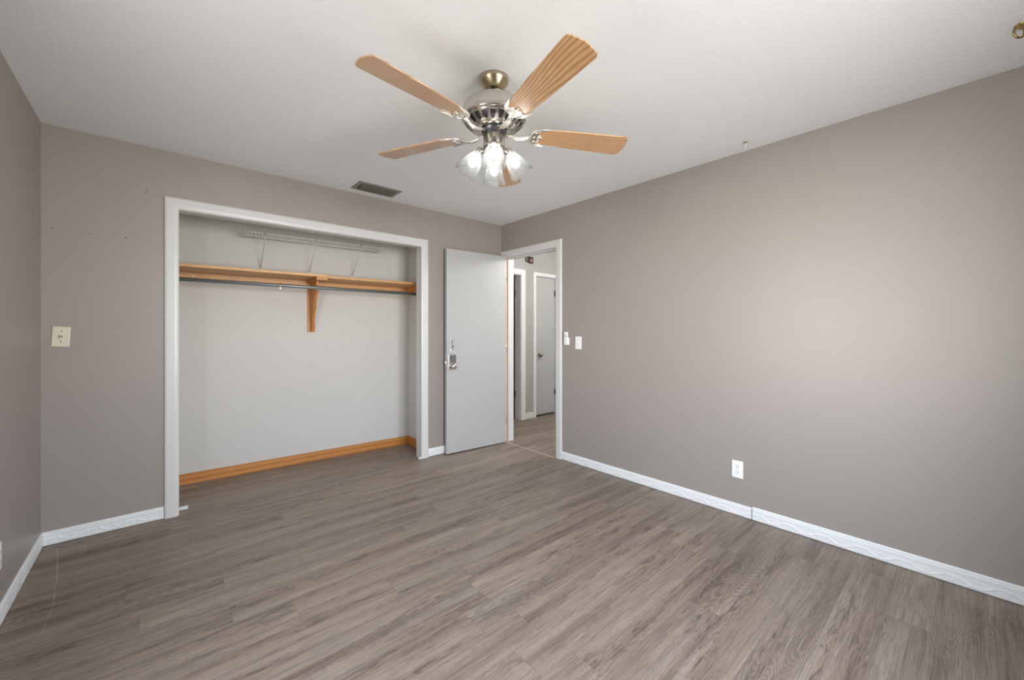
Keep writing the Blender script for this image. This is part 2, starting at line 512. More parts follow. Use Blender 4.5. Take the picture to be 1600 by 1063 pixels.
# closet shell (its back wall runs slightly askew)
CA = math.atan(-0.0495); CL0 = (0, 4.205, 0); CROT = (0, 0, CA)
bm = nb(); wall_cells(bm, 'y', 0, 0.08, -0.16, 2.18, 0, H, [])
struct(obj('wall_closet_back', bm, 'closet_paint', None, CL0, CROT), 'off-white wall at the back of the open closet', 'wall')
bm = nb(); wall_cells(bm, 'x', 2.082, 2.16, YB + 0.092, 4.11, 0, H, [])
struct(obj('wall_closet_right', bm, 'closet_paint'), 'narrow off-white side wall at the right inside the closet', 'wall')
bm = nb(); wall_cells(bm, 'x', -0.18, -0.10, YB + 0.092, 4.20, 0, H, [])
struct(obj('wall_closet_left', bm, 'closet_paint'), 'off-white side wall at the left inside the closet', 'wall')

# hall shell
HYW = 4.13
bm = nb()
wall_cells(bm, 'y', HYW, HYW + 0.115, XR + 0.108, 5.5, 0, H, [(3.02, 3.795, -1, 2.02), (4.085, 4.500, -1, 2.03)])
struct(obj('wall_hall_far', bm, 'hall_paint'), 'pale grey hallway wall with two doorways seen through the bedroom door', 'wall')
bm = nb(); wall_cells(bm, 'x', 5.4, 5.5, 1.6, HYW, 0, H, [])
struct(obj('wall_hall_right', bm, 'hall_paint'), 'pale grey wall at the end of the hallway', 'wall')
bm = nb(); wall_cells(bm, 'y', 1.5, 1.6, XR + 0.108, 5.5, 0, H, [])
struct(obj('wall_hall_near', bm, 'hall_paint'), 'pale grey near wall of the hallway', 'wall')
bm = nb()
wall_cells(bm, 'y', 5.2, 5.28, 2.4, 4.6, 0, H, [])
wall_cells(bm, 'x', 2.32, 2.40, 4.25, 5.28, 0, H, [])
wall_cells(bm, 'x', 4.0, 4.08, 4.25, 5.2, 0, H, [])
wall_cells(bm, 'y', 4.14, 4.24, 2.3, 3.02, 0, H, [])
struct(obj('wall_dark_room', bm, 'hall_paint'), 'dim room beyond the left hallway doorway', 'wall')

# ------------------------------------------------------------ casings (mitred, rounded profile)
PROF = [(0, 0), (0, 0.011), (0.004, 0.015), (0.012, 0.0175), (0.3, 0.019), (0.8, 0.019), (0.93, 0.0165), (0.98, 0.012), (1.0, 0.006), (1.0, 0)]


def casing(bm, P, W, nrm, ax):
    """P: inner edge path of 4 points; W: width; ax: unit vector of the wall's horizontal direction"""
    dirs = [-ax, -ax + Vector((0, 0, 1)), ax + Vector((0, 0, 1)), ax]
    rows = []
    for p, d in zip(P, dirs):
        row = []
        for a, b in PROF:
            aa = a if a in (0.004, 0.012) else a * W
            row.append(bm.verts.new(Vector(p) + d * aa + nrm * b))
        rows.append(row)
    for r0, r1 in zip(rows, rows[1:]):
        for k in range(len(PROF) - 1):
            bm.faces.new((r0[k], r0[k + 1], r1[k + 1], r1[k]))
    bm.faces.new(rows[0]); bm.faces.new(rows[-1])


bm = nb()
casing(bm, [(0.108, YB, 0), (0.108, YB, 2.060), (1.921, YB, 2.060), (1.921, YB, 0)], 0.077, Vector((0, -1, 0)), Vector((1, 0, 0)))
struct(obj('trim_1', bm, 'trim_paint'), 'white casing framing the wide closet opening', 'trim')
bm = nb()    # closet jambs
box(bm, CO[0] - 0.012, CO[0] + 0.002, YB - 0.001, YB + 0.094, 0, CO[2] + 0.012)
box(bm, CO[1] - 0.002, CO[1] + 0.012, YB - 0.001, YB + 0.094, 0, CO[2] + 0.012)
box(bm, CO[0], CO[1], YB - 0.001, YB + 0.094, CO[2] - 0.002, CO[2] + 0.012)
struct(obj('trim_2', bm, 'trim_paint'), 'white inner jamb lining the closet opening', 'trim')
bm = nb()
casing(bm, [(XR, DO[1] + 0.0, 0), (XR, DO[1] + 0.0, DO[2]), (XR, DO[0], DO[2]), (XR, DO[0], 0)], 0.074, Vector((-1, 0, 0)), Vector((0, -1, 0)))
casing(bm, [(XR + 0.108, DO[0], 0), (XR + 0.108, DO[0], DO[2]), (XR + 0.108, DO[1], DO[2]), (XR + 0.108, DO[1], 0)], 0.07, Vector((1, 0, 0)), Vector((0, 1, 0)))
struct(obj('trim_3', bm, 'trim_paint'), 'white casing around the bedroom doorway in the far right corner', 'trim')
bm = nb()
X0, X1 = XR - 0.001, XR + 0.110
box(bm, X0, X1, DO[1] - 0.002, DO[1] + 0.012, 0, DO[2] + 0.012)
box(bm, X0, X1, DO[0] - 0.012, DO[0] + 0.002, 0, DO[2] + 0.012)
box(bm, X0, X1, DO[0], DO[1], DO[2] - 0.002, DO[2] + 0.012)
box(bm, XR + 0.028, X1 - 0.002, DO[1] - 0.014, DO[1] - 0.001, 0, DO[2] - 0.002, 0.001)      # door stops
box(bm, XR + 0.028, X1 - 0.030, DO[0] + 0.001, DO[0] + 0.014, 0, DO[2] - 0.002, 0.001)
box(bm, XR + 0.028, X1 - 0.030, DO[0] + 0.014, DO[1] - 0.014, DO[2] - 0.014, DO[2] - 0.001, 0.001)
fr = struct(obj('trim_4', bm, 'trim_paint'), 'white door jamb with stop strips inside the bedroom doorway', 'trim')
bm = nb()    # bare wood where the paint is worn off beside the hinges
box(bm, XR + 0.001, XR + 0.028, DO[1] - 0.0035, DO[1] - 0.0015, 0.0, DO[2] - 0.004)
box(bm, XR + 0.0255, XR + 0.0275, DO[1] - 0.0142, DO[1] - 0.002, 0.0, DO[2] - 0.004)
tag(obj('hinge_rabbet', bm, 'pine_bare', fr), 'bare orange wood strip along the hinge side', None)
bm = nb()
box(bm, 2.905, 2.919, DO[0] + 0.005, DO[1] - 0.02, 0.0, 0.004, 0.0015)
struct(obj('trim_5', bm, 'threshold_metal'), 'thin tan seam strip across the floor of the bedroom doorway', 'trim')

# hall casings
bm = nb()
casing(bm, [(3.02, HYW, 0), (3.02, HYW, 2.02), (3.795, HYW, 2.02), (3.795, HYW, 0)], 0.082, Vector((0, -1, 0)), Vector((1, 0, 0)))
box(bm, 3.790, 3.803, HYW, HYW + 0.117, 0, 2.02); box(bm, 3.015, 3.80, HYW, HYW + 0.117, 2.016, 2.03)
tr6 = struct(obj('trim_6', bm, 'hall_trim_paint'), 'white casing and jamb of the open hallway doorway at the left', 'trim')
for z in (0.31, 1.72):
    bm = nb(); box(bm, 3.785, 3.790, HYW + 0.096, HYW + 0.118, z, z + 0.09, 0.001)
    obj('hinge', bm, 'chrome', tr6)
bm = nb()
casing(bm, [(4.085, HYW, 0), (4.085, HYW, 2.03), (4.500, HYW, 2.03), (4.500, HYW, 0)], 0.054, Vector((0, -1, 0)), Vector((1, 0, 0)))
struct(obj('trim_7', bm, 'hall_trim_paint'), 'white casing around the narrow closed hallway door', 'trim')

# ------------------------------------------------------------ embossed baseboards
def scroll(u, v):
    """raised running scroll, 0..1, u along the board in metres, v 0..1 over the lower band"""
    P = 0.17
    t = (u % P) / P
    yc = 0.5 + 0.26 * math.sin(2 * PI * t)
    d = abs(v - yc) * 0.045
    h = max(0.0, 1 - (d / 0.0045) ** 2)
    for cx, cy, k in ((0.25, 0.38, 1), (0.75, 0.62, -1)):
        dx = (t - cx) * P; dy = (v - cy) * 0.045
        r = math.hypot(dx, dy); a = math.atan2(dy * k, dx)
        sp = 0.0035 + 0.0022 * ((a + PI) / (2 * PI) * 2)
        if r < 0.016:
            h = max(h, 0.9 * max(0.0, 1 - ((r - sp - 0.003) / 0.0028) ** 2), 0.9 * max(0.0, 1 - (r / 0.003) ** 2))
    for cx, cy, ang in ((0.08, 0.8, 0.7), (0.42, 0.80, -0.6), (0.58, 0.2, 0.6), (0.92, 0.2, -0.7)):
        dx = (t - cx) * P; dy = (v - cy) * 0.045
        lx = dx * math.cos(ang) + dy * math.sin(ang); ly = -dx * math.sin(ang) + dy * math.cos(ang)
        h = max(h, 0.8 * max(0.0, 1 - (lx / 0.013) ** 2 - (ly / 0.0055) ** 2))
    return h


def baseboard(name, p0, p1, nrm, ht, label, c0=0.0, c1=0.0, step=0.0035, u_off=0.0):
    """from p0 to p1 along a wall; c0/c1 = inside-corner mitres (+1)"""
    p0 = Vector((*p0, 0)); p1 = Vector((*p1, 0)); n = Vector((*nrm, 0)); d = (p1 - p0); L = d.length; d.normalize()
    bm = nb(); N = max(2, int(L / step))
    vb = [0.004 + 0.050 * k / 14 for k in range(15)]           # carved band
    top = [(0.0565, 0.0125), (0.058, 0.0105), (0.061, 0.0105), (0.0625, 0.0125), (0.068, 0.0125), (0.0695, 0.0095), (0.0725, 0.0095), (0.074, 0.0115), (0.080, 0.009), (0.0835, 0.004), (0.084, 0.0)]
    k = ht / 0.084
    rows = []
    for i in range(N + 1):
        u = L * i / N
        col = [(0.0, 0.0)] + [(z, 0.0095 + 0.0030 * scroll(u + u_off, (z - 0.004) / 0.050)) for z in vb] + top
        row = []
        for z, b in col:
            uu = min(max(u, c0 * b), L - c1 * b)
            row.append(bm.verts.new(p0 + d * uu + n * b + Vector((0, 0, z * k))))
        rows.append(row)
    for a, b in zip(rows, rows[1:]):
        for j in range(len(a) - 1):
            bm.faces.new((a[j], a[j + 1], b[j + 1], b[j]))
    bm.faces.new(rows[0]); bm.faces.new(rows[-1][::-1])
    for f in bm.faces:
        f.smooth = len(f.verts) == 4
    return struct(obj(name, bm, 'baseboard_vinyl'), label, 'baseboard')


baseboard('baseboard_left', (XL, YF), (XL, YB), (1, 0), 0.080, 'white embossed baseboard along the left wall', 0, 1)
baseboard('baseboard_back', (XL, YB), (0.030, YB), (0, -1), 0.080, 'short white embossed baseboard left of the closet', 1, 0)
baseboard('baseboard_back', (1.999, YB), (XR, YB), (0, -1), 0.080, 'short white embossed baseboard between the closet and the door', 0, 1)
baseboard('baseboard_right', (XR, 0.950), (XR, 2.606), (-1, 0), 0.078, 'far length of white embossed baseboard below the light switch', 0, 0, u_off=0.05)
baseboard('baseboard_right', (XR, YF), (XR, 0.945), (-1, 0), 0.086, 'near length of white embossed baseboard, slightly taller at the joint', 0, 0)
bm = nb(); box(bm, 3.88, 4.028, HYW - 0.012, HYW, 0, 0.085, 0.003)
struct(obj('baseboard_hall', bm, 'hall_trim_paint'), 'plain white baseboard between the two hallway doorways', 'baseboard')
bm = nb(); box(bm, -0.10, 2.08, -0.016, 0, 0, 0.086, 0.003)
struct(obj('baseboard_closet', bm, 'pine_dark', None, CL0, CROT), 'orange stained wood baseboard at the back of the closet', 'baseboard')
bm = nb(); box(bm, 2.068, 2.082, YB + 0.094, 4.09, 0, 0.086, 0.002)
struct(obj('baseboard_closet', bm, 'pine_dark'), 'orange stained wood baseboard on the right closet side wall', 'baseboard')

# ------------------------------------------------------------ doors
LA = math.atan2(3.396 - 3.445, 2.902 - 2.163)
d1 = struct(thing('door_1', None, None, (2.163, 3.445, 0), (0, 0, LA)), 'open pale grey flat bedroom door swung against the closet wall', 'door')
LWD = 0.742
bm = nb(); box(bm, 0, LWD, 0, 0.035, 0.012, 2.066, 0.0015); obj('door_slab', bm, 'door_paint', d1)
bm = nb(); box(bm, 0.014, 0.100, -0.012, 0.0, 0.853, 1.005, 0.004); lk = obj('lock_plate', bm, 'nickel', d1)
bm = nb(); box(bm, 0.034, 0.097, -0.0145, -0.0115, 0.925, 0.992, 0.001); obj('keypad', bm, 'steel_dark', lk)
for r in range(4):
    for c in range(3):
        bm = nb(); x = 0.042 + c * 0.018; z = 0.930 + r * 0.0155
        box(bm, x, x + 0.012, -0.017, -0.014, z, z + 0.010, 0.001); obj('keypad_button', bm, 'grey_button', lk)
bm = nb()
mt = Matrix.Translation((0.056, -0.012, 0.889)) @ Matrix.Rotation(PI / 2, 4, 'X')
lathe(bm, [(0.024, 0), (0.024, 0.006), (0.014, 0.010), (0.013, 0.024), (0.024, 0.032), (0.027, 0.042), (0.024, 0.050), (0.012, 0.054), (0.0005, 0.055)], 28, mt)
obj('knob', bm, 'chrome', lk)
bm = nb()
pts = [(0.052, -0.002, 1.165)] + [(0.057 , -0.004 - 0.026 * math.sin(PI * t), 1.155 - 0.098 * t) for t in [k / 14 for k in range(15)]] + [(0.052, -0.002, 1.045)]
tube(bm, pts, [0.004] + [0.004 + 0.003 * math.sin(PI * k / 14) for k in range(15)] + [0.004], 10)
for z in (1.165, 1.047):
    box(bm, 0.045, 0.063, -0.005, 0.0, z - 0.010, z + 0.010, 0.002)
obj('pull_handle', bm, 'chrome', d1)
bm = nb(); box(bm, -0.003, 0.001, 0.006, 0.030, 0.895, 0.955, 0.001); lt = obj('latch_plate', bm, 'nickel', d1)
bm = nb(); box(bm, -0.012, -0.002, 0.011, 0.025, 0.915, 0.938, 0.002); obj('latch_bolt', bm, 'chrome', lt)
for z in (0.20, 1.0, 1.80):
    bm = nb(); tube(bm, [(LWD + 0.009, 0.017, z), (LWD + 0.009, 0.017, z + 0.09)], 0.006, 10)
    obj('hinge', bm, 'nickel', d1)

d2 = struct(thing('door_2', None, None, (4.088, HYW + 0.012, 0)), 'narrow closed grey door in the hallway', 'door')
bm = nb(); box(bm, 0.0, 0.408, 0, 0.035, 0.022, 2.027, 0.0015); obj('door_slab', bm, 'hall_door_paint', d2)
bm = nb()
mt = Matrix.Translation((0.072, 0, 0.893)) @ Matrix.Rotation(PI / 2, 4, 'X')
lathe(bm, [(0.028, 0), (0.028, 0.005), (0.012, 0.008), (0.010, 0.028), (0.024, 0.036), (0.029, 0.048), (0.025, 0.060), (0.010, 0.066), (0.0005, 0.067)], 28, mt)
obj('door_knob', bm, 'bronze_knob', d2)
for z in (0.285, 1.76):
    bm = nb(); tube(bm, [(0.409, -0.010, z), (0.409, -0.010, z + 0.085)], 0.0065, 10); box(bm, 0.398, 0.412, -0.004, 0, z, z + 0.085)
    obj('hinge', bm, 'steel_dark', d2)
bm = nb(); box(bm, 4.087, 4.5, HYW + 0.06, HYW + 0.08, 0, 2.03)  # dark panel in place of the shade behind the door gaps
struct(obj('linen_shade_panel', bm, 'dark_gap'), 'dark panel standing in for the shade behind the narrow hallway door', 'wall')
# the dim room's own door, folded back inside and coloured dark for the room's shade
d3 = struct(thing('door_3', None, None, (3.74, HYW + 0.125, 0)), 'door edge inside the left hallway doorway, coloured dark for the unlit room', 'door')
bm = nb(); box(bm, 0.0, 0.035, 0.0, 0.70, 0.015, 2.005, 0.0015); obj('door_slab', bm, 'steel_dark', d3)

# ------------------------------------------------------------ closet fittings
def closet(name, bm, mats, label, cat, group=None):
    return tag(obj(name, bm, mats, None, CL0, CROT), label, cat, group)


sh = tag(thing('closet_shelf', None, None, CL0, CROT), 'orange pine closet shelf running the full width of the closet', 'shelf')
bm = nb(); box(bm, -0.098, 1.150, -0.392, -0.0005, 1.716, 1.738, 0.0015); obj('shelf_board', bm, 'pine_board', sh)
bm = nb(); box(bm, 1.1505, 2.07, -0.372, -0.0005, 1.7125, 1.734, 0.0015); obj('shelf_board', bm, 'pine_board', sh)
bm = nb(); box(bm, -0.098, 2.070, -0.019, -0.0005, 1.646, 1.7115, 0.001); obj('wall_cleat', bm, 'pine_board', sh)
bm = nb(); box(bm, 2.049, 2.071, -0.372, -0.0195, 1.640, 1.712, 0.001); obj('side_cleat', bm, 'pine_dark', sh)

bk = tag(thing('shelf_bracket', None, None, CL0, CROT), 'tapered orange wood bracket under the middle of the closet shelf', 'bracket')
bm = nb(); box(bm, 1.068, 1.128, -0.020, -0.0005, 1.232, 1.645, 0.001); obj('back_plate', bm, 'pine_bracket', bk)
bm = nb()
mt = Matrix(((0, 0, 1, 0), (1, 0, 0, 0), (0, 1, 0, 0), (0, 0, 0, 1)))   # (y, z, x) -> (x, y, z)
prism(bm, [(-0.020, 1.712), (-0.255, 1.712), (-0.255, 1.660), (-0.048, 1.232), (-0.020, 1.232)], 1.090, 1.110, mt)
obj('gusset', bm, 'pine_bracket', bk, bevel=0.001)
bm = nb(); box(bm, 1.060, 1.150, -0.395, -0.021, 1.690, 1.7155, 0.001); obj('top_arm', bm, 'pine_dark', bk)

bm = nb(); tube(bm, [(-0.09, -0.285, 1.632), (2.045, -0.285, 1.626)], 0.0145, 20)
rod = closet('clothes_rod', bm, 'galvanized', 'grey metal hanging rod under the closet shelf', 'rod')
bm = nb()
mt = Matrix.Translation((0.80, -0.285, 1.6295)) @ Matrix.Rotation(PI / 2, 4, 'Y')
lathe(bm, [(0.0146, -0.006), (0.018, -0.006), (0.018, 0.006), (0.0146, 0.006)], 24, mt)
box(bm, 0.796, 0.804, -0.289, -0.281, 1.600, 1.612, 0.001)
obj('rod_clip', bm, 'nickel', rod)

for k, (u, z, lab) in enumerate(((0.213, 1.690, 'leftmost'), (0.338, 1.684, 'second from the left'), (0.479, 1.683, 'third from the left'), (0.645, 1.683, 'rightmost'))):
    bm = nb()
    P = [(u, -0.019, z)] + [(u, -0.030 - 0.008 * math.sin(a), z - 0.008 + 0.008 * math.cos(a)) for a in [PI * q / 8 for q in range(9)]] + [(u, -0.022, z - 0.014)]
    tube(bm, P, 0.0028, 8)
    mt = Matrix.Translation((u, -0.019, z)) @ Matrix.Rotation(PI / 2, 4, 'X')
    lathe(bm, [(0.0005, 0.004), (0.005, 0.004), (0.007, 0.0)], 12, mt)
    closet('cup_hook', bm, 'white_vinyl', 'tiny white hook on the wall cleat behind the rod, %s of four' % lab, 'hook', 'small white hooks below the closet shelf')

ws = tag(thing('wire_shelf', None, None, CL0, CROT), 'short white wire shelf high on the closet back wall', 'shelf')
bm = nb()
UA, UB, D, ZT, ZL = 0.535, 1.735, 0.285, 2.056, 2.022
for (y, z, r) in ((-D, ZT, 0.0030), (-D, ZL, 0.0034), (-0.012, ZT, 0.003), (-D / 2, ZT - 0.005, 0.003)):
    tube(bm, [(UA, y, z), (UB, y, z)], r, 8)
k = 0; n = 47
for i in range(n):
    u = UA + 0.01 + (UB - UA - 0.02) * i / (n - 1)
    tube(bm, [(u, -0.006, ZT + 0.004), (u, -D - 0.001, ZT + 0.004), (u, -D - 0.004, ZT), (u, -D - 0.004, ZL)], 0.0015, 6)
obj('wire_deck', bm, 'white_vinyl', ws)
for u in (0.688, 1.082, 1.476):
    bm = nb()
    tube(bm, [(u, -0.004, 1.792), (u, -D + 0.004, ZL - 0.004), (u, -D - 0.006, ZL + 0.004)], 0.0032, 8)
    br = obj('diagonal_brace', bm, 'white_vinyl', ws)
    bm = nb(); box(bm, u - 0.008, u + 0.008, -0.008, -0.0005, 1.765, 1.797, 0.002); obj('wall_foot', bm, 'white_plastic', br)
    bm = nb(); box(bm, u - 0.007, u + 0.007, -D - 0.009, -D + 0.006, ZT - 0.008, ZT + 0.007, 0.002); obj('rod_clamp', bm, 'galvanized', br)
bm = nb(); box(bm, 0.106, 0.160, YB + 0.068, YB + 0.098, 0.0, 0.024, 0.008)
tag(obj('floor_guide', bm, 'trim_paint'), 'small white block on the floor at the left foot of the closet opening', 'door guide')
bm = nb(); box(bm, 1.889, 1.922, YB - 0.020, YB + 0.004, 0.0, 0.020, 0.005)
tag(obj('floor_guide', bm, 'trim_paint'), 'small white block on the floor at the right foot of the closet opening', 'door guide')

# ------------------------------------------------------------ wall plates
def plate_on_right(name, y0, y1, z0, z1, label, cat):
    """plates on the right wall, local x = out of the wall, y along, z up, origin at plate centre"""
    return thing(name, label, cat, (XR, (y0 + y1) / 2, (z0 + z1) / 2), (0, 0, PI))


def slot_outlet(root, gm='grey_button', pm='white_plastic'):
    bm = nb(); box(bm, 0, 0.006, -0.035, 0.035, -0.0575, 0.0575, 0.0025); obj('cover_plate', bm, pm, root)
    for s in (-1, 1):
        bm = nb(); cz = s * 0.020
        pts = [(0.0165 * math.cos(a), max(-0.0135, min(0.0135, 0.0165 * math.sin(a)))) for a in [2 * PI * k / 28 for k in range(28)]]
        mt = Matrix.Translation((0, 0, cz)) @ Matrix(((0, 0, 1, 0), (1, 0, 0, 0), (0, 1, 0, 0), (0, 0, 0, 1)))
        prism(bm, pts, 0.0055, 0.0080, mt); r = obj('receptacle', bm, pm, root)
        bm = nb()
        box(bm, 0.0078, 0.0086, -0.0075, -0.0050, cz + 0.0000, cz + 0.0085); box(bm, 0.0078, 0.0086, 0.0045, 0.0070, cz + 0.0005, cz + 0.0085)
        mt = Matrix.Translation((0.0078, 0, cz - 0.006)) @ Matrix.Rotation(PI / 2, 4, 'Y')
        lathe(bm, [(0.0027, 0), (0.0027, 0.0008)], 12, mt, True)
        obj('slots', bm, 'socket_slot', r)
    bm = nb(); mt = Matrix.Translation((0.006, 0, 0)) @ Matrix.Rotation(PI / 2, 4, 'Y')
    lathe(bm, [(0.003, 0), (0.003, 0.001), (0.0005, 0.0012)], 12, mt); obj('screw', bm, 'chrome', root)


slot_outlet(plate_on_right('wall_outlet', 1.001, 1.071, 0.252, 0.368, 'white duplex power outlet low on the right wall', 'outlet'))
lo = thing('wall_outlet', 'white outlet plate cut by the left edge of the photo, above the left baseboard', 'outlet', (XL, 2.690, 0.29))
slot_outlet(lo)

t = plate_on_right('light_switch', 2.366, 2.440, 1.072, 1.190, 'white toggle light switch plate on the right wall beside the door', 'light switch')
bm = nb(); box(bm, 0, 0.006, -0.036, 0.036, -0.059, 0.059, 0.0025); obj('cover_plate', bm, 'white_plastic', t)
bm = nb(); box(bm, 0.005, 0.0066, -0.005, 0.005, -0.012, 0.012, 0.0005); obj('toggle_slot', bm, 'white_vinyl', t)
bm = nb(); prism(bm, [(0.006, -0.0035), (0.018, 0.0), (0.017, 0.006), (0.006, 0.0075)], -0.0035, 0.0035, Matrix.Rotation(PI / 2, 4, 'X')); obj('toggle', bm, 'white_plastic', t)
for z in (-0.030, 0.030):
    bm = nb(); mt = Matrix.Translation((0.006, 0, z)) @ Matrix.Rotation(PI / 2, 4, 'Y')
    lathe(bm, [(0.003, 0), (0.003, 0.001), (0.0005, 0.0012)], 12, mt); obj('screw', bm, 'chrome', t)

t = plate_on_right('fan_remote', 2.512, 2.566, 1.108, 1.232, 'white fan remote in its wall holder next to the door casing', 'remote control')
bm = nb(); box(bm, 0, 0.012, -0.027, 0.027, -0.062, 0.010, 0.005); box(bm, 0.0115, 0.020, -0.027, 0.027, -0.062, -0.022, 0.004); obj('wall_holder', bm, 'white_plastic', t)
bm = nb(); box(bm, 0.0125, 0.026, -0.0225, 0.0225, -0.052, 0.062, 0.005); rm = obj('handset', bm, 'white_plastic', t)
for y, z in ((-0.010, 0.034), (0.010, 0.034), (0.0, 0.040), (0.0, 0.020), (-0.012, 0.026), (0.012, 0.026)):
    bm = nb(); mt = Matrix.Translation((0.0255, y, z - 0.008)) @ Matrix.Rotation(PI / 2, 4, 'Y')
    lathe(bm, [(0.0040, 0), (0.0040, 0.0014), (0.0005, 0.002)], 14, mt); obj('button', bm, 'grey_button', rm)
bm = nb(); mt = Matrix.Translation((0.0195, 0, -0.042)) @ Matrix.Rotation(PI / 2, 4, 'Y')
lathe(bm, [(0.0055, 0), (0.0055, 0.001), (0.0005, 0.0012)], 14, mt); obj('emblem', bm, 'grey_button', t)

t = thing('phone_jack', 'ivory telephone jack plate on the wall left of the closet', 'wall plate', (-0.426, YB, 1.2085), (-0.055, 0, -PI / 2))
bm = nb(); box(bm, 0, 0.007, -0.036, 0.036, -0.0585, 0.0585, 0.0025); obj('cover_plate', bm, 'ivory_plastic', t)
bm = nb(); mt = Matrix.Translation((0.0065, 0, 0)) @ Matrix.Rotation(PI / 2, 4, 'Y')
lathe(bm, [(0.014, 0), (0.014, 0.0025), (0.011, 0.0035), (0.0005, 0.0035)], 24, mt); jk = obj('jack', bm, 'ivory_plastic', t)
bm = nb(); box(bm, 0.0098, 0.0106, -0.0075, 0.0075, 0.001, 0.0045); box(bm, 0.0098, 0.0106, -0.0075, -0.0040, -0.004, 0.001); box(bm, 0.0098, 0.0106, 0.0040, 0.0075, -0.004, 0.001)
obj('jack_socket', bm, 'dark_gap', jk)
for z in (-0.028, 0.032):
    bm = nb(); mt = Matrix.Translation((0.0068, 0, z)) @ Matrix.Rotation(PI / 2, 4, 'Y')
    lathe(bm, [(0.0038, 0), (0.0038, 0.001), (0.0005, 0.0014)], 12, mt); obj('screw', bm, 'grey_button', t)

# leftover nail and screw holes on the closet wall
for x, z, lab in ((-0.051, 2.157, 'upper of two tiny nails above left of the closet casing'), (-0.057, 2.135, 'lower of two tiny nails above left of the closet casing'),
                  (-0.310, 1.833, 'dark screw in the middle of the wall left of the closet'), (-0.153, 1.830, 'dark screw in the wall close to the closet casing'),
                  (-0.462, 1.839, 'small screw in the wall near the left corner'), (1.036, 2.154, 'nail in the wall just above the closet head casing')):
    bm = nb(); mt = Matrix.Translation((x, YB, z)) @ Matrix.Rotation(PI / 2, 4, 'X')
    lathe(bm, [(0.0005, 0.004), (0.0028, 0.0035), (0.0034, 0.002), (0.0034, 0)], 12, mt)
    tag(obj('wall_screw', bm, 'nail_grey'), lab, 'screw', 'screws and nails left in the closet wall')

# ------------------------------------------------------------ ceiling vent
t = thing('ceiling_vent', 'grey rectangular air vent in the ceiling above the closet', 'vent', (1.392, 3.312, H))
VX, VY = 0.183, 0.103
bm = nb()
for a in ((-VX, VX, -VY, -VY + 0.034), (-VX, VX, VY - 0.034, VY), (-VX, -VX + 0.034, -VY + 0.034, VY - 0.034), (VX - 0.034, VX, -VY + 0.034, VY - 0.034)):
    box(bm, *a, -0.006, 0.0, 0.002)
obj('frame', bm, 'vent_paint', t)
bm = nb(); box(bm, -VX + 0.03, VX - 0.03, -VY + 0.03, VY - 0.03, -0.0015, -0.0005); obj('duct_shade', bm, 'dark_gap', t)  # dark plate standing in for the shade inside the duct
for i in range(3):
    y = -0.044 + i * 0.044
    bm = nb(); box(bm, -VX + 0.036, VX - 0.036, -0.017, 0.017, -0.001, 0.0005)
    obj('louvre', bm, 'vent_blade', t, (0, y, -0.011), (math.radians(-30), 0, 0))

# ------------------------------------------------------------ hooks
t = thing('ceiling_hook', 'small white hook screwed into the ceiling near the right wall', 'hook', (2.795, 0.940, H))
bm = nb(); lathe(bm, [(0.013, 0), (0.013, -0.003), (0.006, -0.008), (0.0005, -0.009)], 20); obj('base', bm, 'antique_brass', t)
bm = nb()
P = [(0, 0, -0.005), (0, 0, -0.014)] + [(0.014 - 0.014 * math.cos(a), 0, -0.018 - 0.014 * math.sin(a)) for a in [PI * q / 9 for q in range(10)]] + [(0.028, 0, -0.010)]
tube(bm, P, 0.0035, 8); obj('curl', bm, 'white_vinyl', t, rot=(0, 0, 0.5))
t = thing('ceiling_hook', 'brass swag hook in the ceiling at the upper right edge of the photo', 'hook', (2.537, -0.139, H))
bm = nb(); lathe(bm, [(0.027, 0), (0.027, -0.004), (0.014, -0.011), (0.006, -0.020), (0.0005, -0.021)], 24); obj('base', bm, 'brass_hook', t)
bm = nb()
P = [(0, 0, -0.018), (0, 0, -0.030)] + [(0.020 - 0.020 * math.cos(a), 0, -0.034 - 0.020 * math.sin(a)) for a in [PI * q / 9 for q in range(10)]] + [(0.040, 0, -0.024)]
tube(bm, P, 0.004, 8); obj('curl', bm, 'brass_hook', t, rot=(0, 0, 2.41))

# hallway wall object
t = thing('wall_ornament', 'small black ornament with a curled hook and pink centre high on the hallway wall', 'ornament', (3.965, HYW, 2.247))
bm = nb(); box(bm, -0.022, 0.062, -0.010, 0, -0.047, 0.047, 0.003); box(bm, -0.050, -0.020, -0.010, 0, -0.010, 0.045, 0.003); obj('back_plate', bm, 'black_plastic', t)
bm = nb(); mt = Matrix.Translation((0.0, -0.010, -0.005)) @ Matrix.Rotation(PI / 2, 4, 'X')
lathe(bm, [(0.046, 0), (0.046, 0.006), (0.040, 0.010), (0.0005, 0.010)], 28, mt); dk = obj('disc', bm, 'dark_red', t)
bm = nb(); mt = Matrix.Translation((0.012, -0.020, -0.008)) @ Matrix.Rotation(PI / 2, 4, 'X') @ Matrix.Diagonal((0.75, 1.3, 1, 1))
lathe(bm, [(0.022, 0), (0.022, 0.003), (0.0005, 0.006)], 20, mt); obj('emblem', bm, 'dusty_pink', dk)
bm = nb()
P = [(-0.082, -0.008, 0.036), (-0.084, -0.009, 0.0)] + [(-0.060 - 0.024 * math.cos(a), -0.010, -0.008 - 0.024 * math.sin(a)) for a in [PI * q / 9 for q in range(10)]] + [(-0.036, -0.008, 0.02)]
tube(bm, P, 0.007, 10); obj('curled_hook', bm, 'black_plastic', t)

# ------------------------------------------------------------ ceiling fan
FX, FY = 1.200, 1.494
fan = thing('ceiling_fan', 'brushed nickel ceiling fan with five oak blades and four lit glass shades', 'ceiling fan', (FX, FY, 0))


def L(prof, z0=0.0):
    return [(r, z) for r, z in prof]


